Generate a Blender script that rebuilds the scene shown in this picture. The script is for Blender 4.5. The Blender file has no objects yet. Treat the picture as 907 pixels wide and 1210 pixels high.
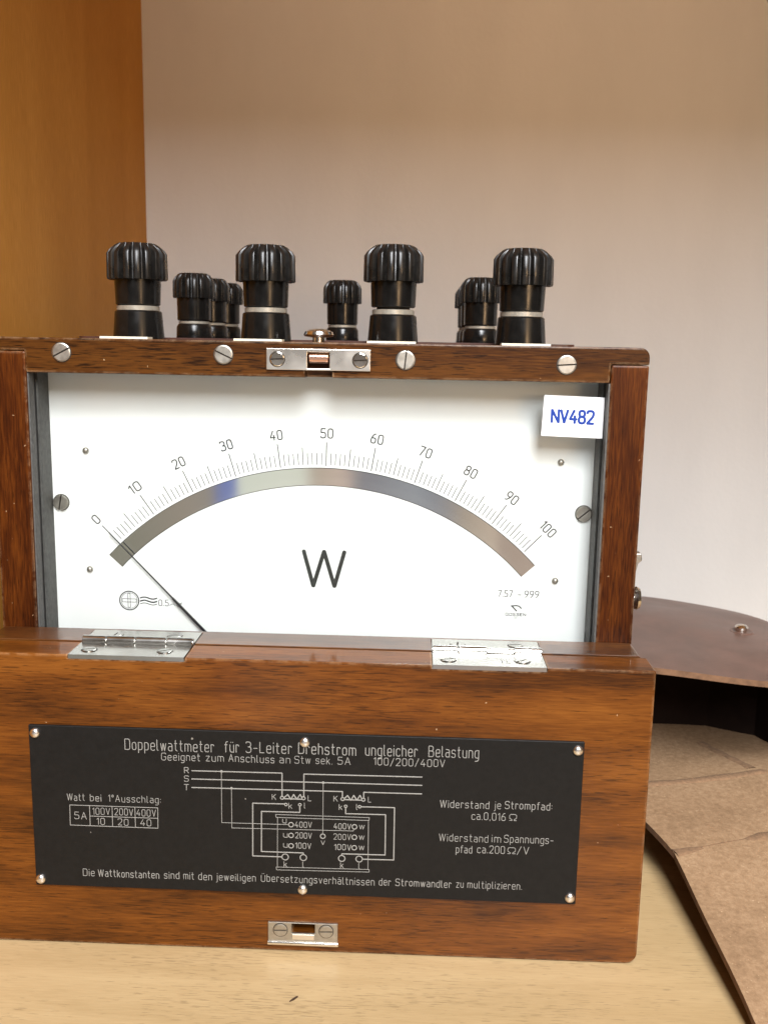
import bpy, bmesh, math, random
from mathutils import Vector, Matrix
random.seed(7)
S = bpy.context.scene
COL = S.collection
R = math.radians
MM = 0.001

# ------------------------------------------------------------------ camera
FPX, IMG_H = 1140.24, 1210.0
cam_d = bpy.data.cameras.new('camera')
cam = bpy.data.objects.new('camera', cam_d); COL.objects.link(cam)
S.camera = cam
cam_d.sensor_fit = 'VERTICAL'; cam_d.sensor_height = 24; cam_d.sensor_width = 18
cam_d.lens = FPX / IMG_H * 24
cam_d.clip_start = 0.01; cam_d.clip_end = 30
cam_d.dof.use_dof = True; cam_d.dof.focus_distance = 0.352; cam_d.dof.aperture_fstop = 17
pitch, yaw, roll = 0.1745, -0.0327, 0.0178
cp, sp, cy, sy = math.cos(pitch), math.sin(pitch), math.cos(yaw), math.sin(yaw)
fwd = Vector((sy*cp, cy*cp, -sp)); rgt = Vector((cy, -sy, 0)); up = rgt.cross(fwd)
r2 = math.cos(roll)*rgt + math.sin(roll)*up; u2 = -math.sin(roll)*rgt + math.cos(roll)*up
m = Matrix((r2, u2, -fwd)).transposed().to_4x4(); m.translation = Vector((0.0368, -0.3177, 0.2197))
cam.matrix_world = m

# ------------------------------------------------------------------ world, lamps, exposure
S.view_settings.view_transform = 'Standard'; S.view_settings.look = 'None'
S.view_settings.exposure = 0.0; S.view_settings.gamma = 1.0
W = bpy.data.worlds.new('World'); S.world = W; W.use_nodes = True
wn = W.node_tree; wn.nodes.clear()
def N(nt, t, **kw):
    n = nt.nodes.new(t)
    for k, v in kw.items():
        if k in n.inputs: n.inputs[k].default_value = v
        else: setattr(n, k, v)
    return n
def ramp(nt, stops, interp='LINEAR'):
    n = nt.nodes.new('ShaderNodeValToRGB'); e = n.color_ramp.elements; n.color_ramp.interpolation = interp
    while len(e) < len(stops): e.new(0.5)
    for q, (p, c) in zip(e, stops):
        q.position = p; q.color = (c, c, c, 1) if not hasattr(c, '__len__') else (*c, 1)
    return n
L = wn.links.new
tc = N(wn, 'ShaderNodeTexCoord'); sx = N(wn, 'ShaderNodeSeparateXYZ'); L(tc.outputs['Generated'], sx.inputs[0])
# the dim room behind the photographer: floor brown, pale walls, brighter ceiling
mr = N(wn, 'ShaderNodeMapRange'); mr.inputs[1].default_value = -1; mr.inputs[2].default_value = 1; L(sx.outputs[2], mr.inputs[0])
rp = ramp(wn, [(0.0, (.050, .030, .014)), (0.44, (.060, .040, .024)), (0.55, (.080, .058, .040)), (1.0, (.125, .100, .076))]); L(mr.outputs[0], rp.inputs[0])
# upright bands of clothing colours, made up low in front for the mirror arc
ng = N(wn, 'ShaderNodeMath', operation='MULTIPLY'); L(sx.outputs[1], ng.inputs[0]); ng.inputs[1].default_value = -1
mxm = N(wn, 'ShaderNodeMath', operation='MAXIMUM'); L(ng.outputs[0], mxm.inputs[0]); mxm.inputs[1].default_value = .05
dv = N(wn, 'ShaderNodeMath', operation='DIVIDE'); L(sx.outputs[0], dv.inputs[0]); L(mxm.outputs[0], dv.inputs[1])
m2 = N(wn, 'ShaderNodeMapRange'); m2.inputs[1].default_value = -.5; m2.inputs[2].default_value = .5; L(dv.outputs[0], m2.inputs[0])
rb = ramp(wn, [(p+.5, tuple(3.0*(.72*v+.28*sum(c)/3) for v in c)) for p, c in ((-.5, (.12, .10, .08)), (-.31, (.125, .12, .095)), (-.24, (.17, .14, .115)), (-.215, (.16, .14, .125)), (-.205, (.06, .09, .28)), (-.192, (.07, .10, .30)), (-.184, (.34, .36, .32)), (-.12, (.36, .37, .33)),
     (-.105, (.25, .20, .16)), (-.075, (.33, .24, .20)), (-.06, (.12, .115, .14)), (.0, (.16, .17, .20)), (.025, (.12, .13, .17)), (.05, (.22, .175, .14)), (.085, (.30, .23, .18)), (.09, (.23, .17, .14)), (.14, (.24, .17, .135)), (.5, (.12, .10, .08)))]); L(m2.outputs[0], rb.inputs[0])
ma = N(wn, 'ShaderNodeMapRange'); ma.inputs[1].default_value = -.02; ma.inputs[2].default_value = -.10; L(sx.outputs[2], ma.inputs[0])
mb = N(wn, 'ShaderNodeMapRange'); mb.inputs[1].default_value = .5; mb.inputs[2].default_value = .8; L(ng.outputs[0], mb.inputs[0])
mk = N(wn, 'ShaderNodeMath', operation='MULTIPLY'); L(ma.outputs[0], mk.inputs[0]); L(mb.outputs[0], mk.inputs[1])
mx = N(wn, 'ShaderNodeMixRGB'); L(mk.outputs[0], mx.inputs[0]); L(rp.outputs[0], mx.inputs[1]); L(rb.outputs[0], mx.inputs[2])
bg = N(wn, 'ShaderNodeBackground'); bg.inputs[1].default_value = 1.0
L(mx.outputs[0], bg.inputs[0])
wo = N(wn, 'ShaderNodeOutputWorld'); L(bg.outputs[0], wo.inputs[0])

def area(name, az, el, dist, size_x, size_y, power, col, target=(0.02, 0.05, 0.14)):
    l = bpy.data.lights.new(name, 'AREA'); l.shape = 'RECTANGLE'; l.size = size_x; l.size_y = size_y
    l.energy = power; l.color = col
    o = bpy.data.objects.new(name, l); COL.objects.link(o)
    t = Vector(target)
    d = Vector((math.sin(R(az))*math.cos(R(el)), -math.cos(R(az))*math.cos(R(el)), math.sin(R(el))))
    o.location = t + d*dist
    o.rotation_euler = (-d).to_track_quat('-Z', 'Y').to_euler()
    return o
area('ceiling_lamp', 9, 37, 2.0, 0.55, 1.05, 60, (.97, .985, 1.02))
area('far_ceiling_lamp', 14, 50, 2.4, 1.0, 1.0, 54, (.975, .985, 1.0))
area('warm_fill', 30, 13, 2.2, 1.2, 0.9, 6, (1.0, 0.70, 0.42))  # added warm fill without a known source, tints the upper wall
bounce_fill = area('wall_bounce_fill', 22, -6, 1.3, 0.25, 0.25, 0.265, (1.0, 0.63, 0.33), target=(0.08, 0.33, 0.47))  # added narrow fill standing in for brown bounce on the upper wall
bounce_fill.data.spread = R(34)

# ------------------------------------------------------------------ materials
def mat(name):
    x = bpy.data.materials.new(name); x.use_nodes = True
    nt = x.node_tree; b = nt.nodes['Principled BSDF']
    return x, nt, b
def plain(name, col, rough=.5, metal=0., spec=.5, var=0., vscale=300, bump=0., bscale=1500, rvar=0.):
    x, nt, b = mat(name)
    b.inputs['Base Color'].default_value = (*col, 1); b.inputs['Roughness'].default_value = rough
    b.inputs['Metallic'].default_value = metal; b.inputs['Specular IOR Level'].default_value = spec
    t = N(nt, 'ShaderNodeTexCoord')
    if var:
        n = N(nt, 'ShaderNodeTexNoise', Scale=vscale, Detail=5.0, Roughness=.6); nt.links.new(t.outputs['Object'], n.inputs['Vector'])
        r = ramp(nt, [(.3, [c*(1-var) for c in col]), (.7, [min(1, c*(1+var)) for c in col])]); nt.links.new(n.outputs['Fac'], r.inputs[0])
        nt.links.new(r.outputs[0], b.inputs['Base Color'])
    if rvar:
        n = N(nt, 'ShaderNodeTexNoise', Scale=vscale*.6, Detail=4.0); nt.links.new(t.outputs['Object'], n.inputs['Vector'])
        r = N(nt, 'ShaderNodeMapRange'); r.inputs[1].default_value = .3; r.inputs[2].default_value = .7
        r.inputs[3].default_value = max(0.02, rough-rvar); r.inputs[4].default_value = rough+rvar
        nt.links.new(n.outputs['Fac'], r.inputs[0]); nt.links.new(r.outputs[0], b.inputs['Roughness'])
    if bump:
        n = N(nt, 'ShaderNodeTexNoise', Scale=bscale, Detail=4.0); nt.links.new(t.outputs['Object'], n.inputs['Vector'])
        bp = N(nt, 'ShaderNodeBump', Strength=bump, Distance=.0004); nt.links.new(n.outputs['Fac'], bp.inputs['Height']); nt.links.new(bp.outputs[0], b.inputs['Normal'])
    return x

def wood(name, dark, mid, light, axis, rough=.38, coat=.35, pores=.8, wear=.55, band=1.0, seed=0.0, wearcol=(.55, .36, .20), fleck=False, coat_rough=.12, spec=.5, contrast=.95, chips=.775, blotch=.15, fine=.6):
    """varnished timber: grain runs along AXIS (0 x, 1 y, 2 z)"""
    x, nt, b = mat(name); L = nt.links.new
    t = N(nt, 'ShaderNodeTexCoord')
    def coords(along, across, off):
        q = N(nt, 'ShaderNodeMapping'); s = [across]*3; s[axis] = along
        q.inputs['Scale'].default_value = s; q.inputs['Location'].default_value = (off+seed, off*1.7+seed, off*.6)
        L(t.outputs['Object'], q.inputs[0]); return q.outputs[0]
    def noise(along, across, off, det=4., dist=0.):
        n = N(nt, 'ShaderNodeTexNoise', Scale=1.0, Detail=det, Distortion=dist); L(coords(along, across, off), n.inputs['Vector']); return n.outputs['Fac']
    n1 = noise(9*band, 75*band, 3.1, 3., .6)
    n2 = noise(120, 1700, 7.7, 3.)
    a = N(nt, 'ShaderNodeMath', operation='MULTIPLY_ADD'); L(n2, a.inputs[0]); a.inputs[1].default_value = fine; 
    s1 = N(nt, 'ShaderNodeMath', operation='MULTIPLY_ADD'); L(n1, s1.inputs[0]); s1.inputs[1].default_value = contrast; s1.inputs[2].default_value = .5-.5*fine-contrast*.5-.5*blotch
    s2 = N(nt, 'ShaderNodeMath', operation='MULTIPLY_ADD'); L(noise(16, 42, 9.2, 3.), s2.inputs[0]); s2.inputs[1].default_value = blotch; L(s1.outputs[0], s2.inputs[2])
    L(s2.outputs[0], a.inputs[2])
    c = ramp(nt, [(.28, dark), (.5, mid), (.72, light)]); L(a.outputs[0], c.inputs[0])
    col = c.outputs[0]
    # open pores: short dark dashes along the grain
    if pores:
        p = noise(150 if not fleck else 170, 2300 if not fleck else 2000, 1.3, 2.)
        big = noise(14, 55, 9.2, 2.)
        ad = N(nt, 'ShaderNodeMath', operation='MULTIPLY_ADD'); L(big, ad.inputs[0]); ad.inputs[1].default_value = .35; L(p, ad.inputs[2])
        pr_ = ramp(nt, [(.755 if not fleck else .785, 0.), (.86 if not fleck else .85, 1.)]); L(ad.outputs[0], pr_.inputs[0])
        pm = N(nt, 'ShaderNodeMath', operation='MULTIPLY'); L(pr_.outputs[0], pm.inputs[0]); pm.inputs[1].default_value = pores
        d = N(nt, 'ShaderNodeMixRGB', blend_type='MIX'); L(pm.outputs[0], d.inputs[0]); L(col, d.inputs[1])
        d.inputs[2].default_value = (*[q*(.28 if not fleck else .5) for q in dark], 1); col = d.outputs[0]
    if wear:
        bv = N(nt, 'ShaderNodeBevel', samples=4); bv.inputs['Radius'].default_value = .0014
        g = N(nt, 'ShaderNodeNewGeometry'); dt = N(nt, 'ShaderNodeVectorMath', operation='DOT_PRODUCT')
        L(bv.outputs[0], dt.inputs[0]); L(g.outputs['Normal'], dt.inputs[1])
        e = N(nt, 'ShaderNodeMapRange'); e.inputs[1].default_value = .985; e.inputs[2].default_value = .80; L(dt.outputs['Value'], e.inputs[0])
        wz = N(nt, 'ShaderNodeTexNoise', Scale=260.0, Detail=5.0, Roughness=.7); L(t.outputs['Object'], wz.inputs['Vector'])
        wr = ramp(nt, [(.42, 0.), (.56, 1.)]); L(wz.outputs['Fac'], wr.inputs[0])
        wm = N(nt, 'ShaderNodeMath', operation='MULTIPLY'); L(e.outputs[0], wm.inputs[0]); L(wr.outputs[0], wm.inputs[1])
        # a few pale chips on the faces too
        vz = N(nt, 'ShaderNodeTexNoise', Scale=420.0, Detail=2.0); L(t.outputs['Object'], vz.inputs['Vector'])
        vr = ramp(nt, [(chips, 0.), (chips+.015, 1.)]); L(vz.outputs['Fac'], vr.inputs[0])
        ws = N(nt, 'ShaderNodeMath', operation='MAXIMUM'); L(wm.outputs[0], ws.inputs[0]); L(vr.outputs[0], ws.inputs[1])
        wk = N(nt, 'ShaderNodeMath', operation='MULTIPLY'); L(ws.outputs[0], wk.inputs[0]); wk.inputs[1].default_value = wear
        d = N(nt, 'ShaderNodeMixRGB', blend_type='MIX'); L(wk.outputs[0], d.inputs[0]); L(col, d.inputs[1]); d.inputs[2].default_value = (*wearcol, 1); col = d.outputs[0]
    L(col, b.inputs['Base Color'])
    b.inputs['Specular IOR Level'].default_value = spec
    b.inputs['Roughness'].default_value = rough; b.inputs['Coat Weight'].default_value = coat; b.inputs['Coat Roughness'].default_value = coat_rough
    bh = noise(150, 2300, 1.3, 2.)
    bp = N(nt, 'ShaderNodeBump', Strength=.12, Distance=.0003); L(bh, bp.inputs['Height']); L(bp.outputs[0], b.inputs['Normal'])
    return x

M = {}
M['lid'] = wood('walnut_lid', (.048, .0140, .0018), (.124, .0365, .0040), (.200, .066, .0085), 0, contrast=.75, blotch=.45, fine=.42, chips=.757, seed=2.0, coat=.4, coat_rough=.10, rough=.45, spec=.08, pores=.6)
M['railx'] = wood('walnut_rail', (.0120, .0036, .0006), (.040, .0120, .0016), (.085, .029, .0040), 0, coat=.03, spec=.16, wear=.6, seed=5.0)
M['ledge'] = wood('walnut_ledge', (.034, .0100, .0018), (.085, .027, .0040), (.13, .048, .008), 0, wear=0, coat=.6, rough=.35, coat_rough=.2, seed=8.0)
M['wallz'] = wood('walnut_side', (.0160, .0034, .0005), (.046, .0100, .0012), (.100, .026, .0030), 2, coat=.0, spec=.14, chips=.75, pores=.6, wear=.5, seed=11.0)
M['beech'] = wood('beech_board', (.40, .275, .135), (.445, .31, .158), (.485, .345, .18), 0, rough=.42, coat=.1, pores=.5, wear=0, band=.8, fleck=True, spec=.35)
M['panel'] = wood('honey_panel', (.42, .178, .028), (.50, .222, .039), (.60, .285, .057), 2, rough=.5, coat=.0, spec=.08, contrast=.4, pores=0, wear=0, band=.35, seed=4.)
M['boardwood'] = wood('honey_board', (.50, .26, .085), (.56, .31, .105), (.62, .36, .13), 0, rough=.5, coat=.0, spec=.2, contrast=.4, pores=0, wear=0, band=.4)  # wood of the added overhead board, kept bright for warm bounce
M['nickel'] = plain('nickel', (.80, .76, .70), .16, 1., rvar=.06, vscale=200, bump=.05, bscale=160)
M['dull_nickel'] = plain('dull_nickel', (.43, .405, .355), .44, 1., rvar=.08, vscale=500, var=.12)
M['copper'] = plain('copper', (.72, .42, .30), .22, 1.)
M['alu'] = plain('aluminium', (.86, .85, .84), .28, 1., rvar=.05)
M['bakelite'] = plain('black_bakelite', (.006, .0056, .0052), .22, 0., .32, var=.3, vscale=300, rvar=.06)
M['cap'] = plain('ribbed_bakelite', (.0085, .0076, .0066), .33, 0., .45, var=.5, vscale=350, rvar=.12)
M['ring'] = plain('pale_ring', (.33, .30, .245), .45, .4, var=.2, vscale=500)
M['grime_gap'] = plain('screw_grime_gap', (.030, .022, .015), .8, var=.4, vscale=900)
M['catch'] = plain('catch_nickel', (.80, .765, .70), .30, 1., rvar=.10, vscale=120)
M['hinge'] = plain('hinge_nickel', (.55, .54, .51), .22, 1., rvar=.06, vscale=200)
M['ivory'] = plain('ivory_card', (.80, .74, .58), .6, var=.06)
M['dial'] = plain('white_enamel', (.83, .855, .84), .38, var=.015, vscale=40)
M['ink'] = plain('dial_ink', (.016, .016, .016), .7, spec=.15)
M['bigink'] = plain('letter_ink', (.028, .031, .028), .6, spec=.2, var=.5, vscale=900)
M['mirror'] = plain('mirror_strip', (.66, .64, .60), .055, 1., rvar=.03, vscale=60)
M['plate'] = plain('black_nameplate', (.0080, .0074, .0068), .5, 0., .2, var=.16, vscale=500, rvar=.06, bump=.06, bscale=3000)
def specks(x, col, scale=330.0, lo=.765):
    nt = x.node_tree; b = nt.nodes['Principled BSDF']; L = nt.links.new
    t = N(nt, 'ShaderNodeTexCoord'); n = N(nt, 'ShaderNodeTexNoise', Scale=scale, Detail=2.0); L(t.outputs['Object'], n.inputs['Vector'])
    r = ramp(nt, [(lo, 0.), (lo+.02, 1.)]); L(n.outputs['Fac'], r.inputs[0])
    d = N(nt, 'ShaderNodeMixRGB'); L(r.outputs[0], d.inputs[0]); src = b.inputs['Base Color'].links[0].from_socket; L(src, d.inputs[1]); d.inputs[2].default_value = (*col, 1); L(d.outputs[0], b.inputs['Base Color'])
specks(M['plate'], (.22, .20, .17), 270., .79); specks(M['dial'], (.55, .53, .48), 300.0, .79)
M['engrave'] = plain('engraved_white', (.265, .257, .236), .6, var=.14, vscale=900)
M['felt'] = plain('grey_lining', (.075, .073, .068), .7, var=.3, vscale=500)
M['dark'] = plain('dark_gap', (.012, .010, .009), .7)
M['sticker'] = plain('white_sticker', (.86, .87, .88), .45)
M['blue'] = plain('blue_print', (.012, .045, .27), .6, spec=.2)
M['leather'] = plain('brown_leather', (.12, .066, .049), .36, 0., .5, var=.22, vscale=45, rvar=.06, bump=.12, bscale=900)
M['leatheredge'] = plain('leather_edge', (.17, .088, .045), .85, var=.3, vscale=300)
M['shadeleather'] = plain('shaded_leather', (.012, .0068, .005), .9, spec=.08, var=.2, vscale=100)  # near-black colour carries the shade of the pocket
M['pointer'] = plain('pointer_black', (.015, .015, .018), .4)
M['crumb'] = plain('crumb', (.05, .025, .012), .8)
M['terminalboard'] = plain('terminal_board', (.06, .022, .014), .4, var=.3, vscale=200)

def suede():
    x, nt, b = mat('tan_suede'); L = nt.links.new
    t = N(nt, 'ShaderNodeTexCoord')
    n = N(nt, 'ShaderNodeTexNoise', Scale=420.0, Detail=7.0, Roughness=.75); L(t.outputs['Object'], n.inputs['Vector'])
    n2 = N(nt, 'ShaderNodeTexNoise', Scale=28.0, Detail=4.0); L(t.outputs['Object'], n2.inputs['Vector'])
    a = N(nt, 'ShaderNodeMath', operation='MULTIPLY_ADD'); L(n2.outputs['Fac'], a.inputs[0]); a.inputs[1].default_value = .5; L(n.outputs['Fac'], a.inputs[2])
    r = ramp(nt, [(.45, (.18, .106, .055)), (.75, (.29, .18, .099)), (1.05, (.39, .255, .148))]); L(a.outputs[0], r.inputs[0])
    v = N(nt, 'ShaderNodeTexNoise', Scale=900.0, Detail=1.0); L(t.outputs['Object'], v.inputs['Vector'])
    vr = ramp(nt, [(.72, 0.), (.80, .8)]); L(v.outputs['Fac'], vr.inputs[0])
    d = N(nt, 'ShaderNodeMixRGB'); L(vr.outputs[0], d.inputs[0]); L(r.outputs[0], d.inputs[1]); d.inputs[2].default_value = (.47, .32, .19, 1)
    L(d.outputs[0], b.inputs['Base Color']); b.inputs['Roughness'].default_value = .95; b.inputs['Specular IOR Level'].default_value = .2
    bp = N(nt, 'ShaderNodeBump', Strength=.6, Distance=.0006); L(n.outputs['Fac'], bp.inputs['Height']); L(bp.outputs[0], b.inputs['Normal'])
    return x
M['suede'] = suede()
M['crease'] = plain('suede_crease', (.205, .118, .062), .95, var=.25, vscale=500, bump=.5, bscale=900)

def wallmat():
    x, nt, b = mat('painted_wall'); L = nt.links.new
    t = N(nt, 'ShaderNodeTexCoord')
    q = N(nt, 'ShaderNodeMapping'); q.inputs['Scale'].default_value = (1.0, 1.0, .35); L(t.outputs['Object'], q.inputs[0])
    n = N(nt, 'ShaderNodeTexNoise', Scale=17.0, Detail=6.0, Roughness=.6); L(q.outputs[0], n.inputs['Vector'])
    r = ramp(nt, [(.3, (.575, .563, .545)), (.7, (.625, .612, .593))]); L(n.outputs['Fac'], r.inputs[0])
    L(r.outputs[0], b.inputs['Base Color']); b.inputs['Roughness'].default_value = .85
    n2 = N(nt, 'ShaderNodeTexNoise', Scale=260.0, Detail=6.0); L(t.outputs['Object'], n2.inputs['Vector'])
    bp = N(nt, 'ShaderNodeBump', Strength=.18, Distance=.001); L(n2.outputs['Fac'], bp.inputs['Height']); L(bp.outputs[0], b.inputs['Normal'])
    return x
M['wall'] = wallmat()

def glassmat():
    x = bpy.data.materials.new('window_glass'); x.use_nodes = True; nt = x.node_tree; nt.nodes.clear(); L = nt.links.new
    o = N(nt, 'ShaderNodeOutputMaterial'); tr = N(nt, 'ShaderNodeBsdfTransparent'); tr.inputs[0].default_value = (.985, .99, .985, 1)
    gl = N(nt, 'ShaderNodeBsdfGlossy'); gl.inputs['Roughness'].default_value = .02
    lw = N(nt, 'ShaderNodeFresnel'); lw.inputs[0].default_value = 1.30
    mxs = N(nt, 'ShaderNodeMixShader'); L(lw.outputs[0], mxs.inputs[0]); L(tr.outputs[0], mxs.inputs[1]); L(gl.outputs[0], mxs.inputs[2]); L(mxs.outputs[0], o.inputs[0])
    return x
M['glass'] = glassmat()

# ------------------------------------------------------------------ mesh helpers (coordinates in mm, world axes)
def nb(): return bmesh.new()
def box(bm, x0, x1, y0, y1, z0, z1):
    v = [bm.verts.new((x, y, z)) for z in (z0, z1) for y in (y0, y1) for x in (x0, x1)]
    for f in ((0, 2, 3, 1), (4, 5, 7, 6), (0, 1, 5, 4), (2, 6, 7, 3), (0, 4, 6, 2), (1, 3, 7, 5)): bm.faces.new([v[i] for i in f])
def bevel(bm, w, seg=2):
    bmesh.ops.bevel(bm, geom=[e for e in bm.edges if e.calc_face_angle(0) > .5], offset=w, segments=seg, affect='EDGES', profile=.5, clamp_overlap=True)
def prism(bm, pts, a0, a1, axis):
    """outline pts (2D) swept along AXIS from a0 to a1; 1: pts are (x,z), 2: pts are (x,y), 0: pts are (y,z)"""
    def p(q, a): return {0: (a, q[0], q[1]), 1: (q[0], a, q[1]), 2: (q[0], q[1], a)}[axis]
    A = [bm.verts.new(p(q, a0)) for q in pts]; B = [bm.verts.new(p(q, a1)) for q in pts]
    n = len(pts); bm.faces.new(A); bm.faces.new(B[::-1])
    for i in range(n): bm.faces.new((A[i], B[i], B[(i+1) % n], A[(i+1) % n]))
    bmesh.ops.recalc_face_normals(bm, faces=bm.faces)
def rrect(x0, x1, z0, z1, r, seg=6):
    """rounded rectangle; r = (bottom left, bottom right, top right, top left)"""
    P = []
    for (cx, cz, a0, q) in ((x0, z0, 180, r[0]), (x1, z0, 270, r[1]), (x1, z1, 0, r[2]), (x0, z1, 90, r[3])):
        if q <= 0: P.append((cx, cz)); continue
        ox = cx + (q if cx == x0 else -q); oz = cz + (q if cz == z0 else -q)
        for i in range(seg+1):
            a = R(a0 + 90*i/seg); P.append((ox+q*math.cos(a), oz+q*math.sin(a)))
    return P
def lathe(bm, prof, n=48, c=(0, 0, 0), axis='z', flute=None):
    """prof: (radius, height[, flute depth])"""
    rings = []
    for q in prof:
        ring = []
        for i in range(n):
            a = 2*math.pi*i/n; r = q[0]
            if len(q) > 2 and flute: r -= q[2]*flute(a)
            x, y, z = r*math.cos(a), r*math.sin(a), q[1]
            if axis == 'y': x, y, z = x, -z, y
            if axis == 'x': x, y, z = z, x, y
            ring.append(bm.verts.new((x+c[0], y+c[1], z+c[2])))
        rings.append(ring)
    for a, b in zip(rings, rings[1:]):
        for i in range(n): bm.faces.new((a[i], a[(i+1) % n], b[(i+1) % n], b[i]))
    bm.faces.new(rings[0][::-1]); bm.faces.new(rings[-1])
    bmesh.ops.recalc_face_normals(bm, faces=bm.faces)
WORLD = {}
def obj(name, bm, m, parent=None, smooth=False, origin=None):
    """link bm (mm, world) as ONE mesh object whose origin is its centre"""
    vs = [v.co for v in bm.verts]
    c = Vector(origin) if origin else Vector([(min(v[i] for v in vs)+max(v[i] for v in vs))/2 for i in range(3)])
    for v in bm.verts: v.co = (v.co - c)*MM
    me = bpy.data.meshes.new(name); bm.to_mesh(me); bm.free()
    me.materials.append(M[m] if isinstance(m, str) else m)
    if smooth:
        for p in me.polygons: p.use_smooth = True
        try: me.set_sharp_from_angle(angle=R(35))
        except Exception: pass
    o = bpy.data.objects.new(name, me); COL.objects.link(o)
    place(o, c, parent)
    return o
def place(o, c, parent):
    WORLD[o] = Vector(c)
    o.location = Vector(c)*MM
    if parent: o.parent = parent; o.location = (Vector(c)-WORLD[parent])*MM
def copy_part(src, c, parent, rot=None):
    """another copy of a part with its sub-parts, at c (mm)"""
    o = src.copy(); COL.objects.link(o); place(o, c, parent)
    if rot is not None: o.rotation_euler = rot
    for ch in [q for q in COL.objects if q.parent is src]:
        k = ch.copy(); COL.objects.link(k); k.parent = o; WORLD[k] = Vector(c)+(WORLD[ch]-WORLD[src])
    return o
def thing(name, label, cat, loc):
    o = bpy.data.objects.new(name, None); COL.objects.link(o); o.empty_display_size = .02
    WORLD[o] = Vector(loc); o.location = Vector(loc)*MM; o['label'] = label; o['category'] = cat
    return o
def cut(o, boxes):
    """sink recesses (world mm boxes) into a part"""
    bm = nb()
    for b in boxes: box(bm, *b)
    k = obj('cutter', bm, 'dark')
    md = o.modifiers.new('cut', 'BOOLEAN'); md.operation = 'DIFFERENCE'; md.solver = 'EXACT'; md.object = k
    bpy.context.view_layer.update()
    dg = bpy.context.evaluated_depsgraph_get()
    me = bpy.data.meshes.new_from_object(o.evaluated_get(dg)); o.modifiers.clear(); o.data = me
    bpy.data.objects.remove(k); WORLD.pop(k, None) if False else None

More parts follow.
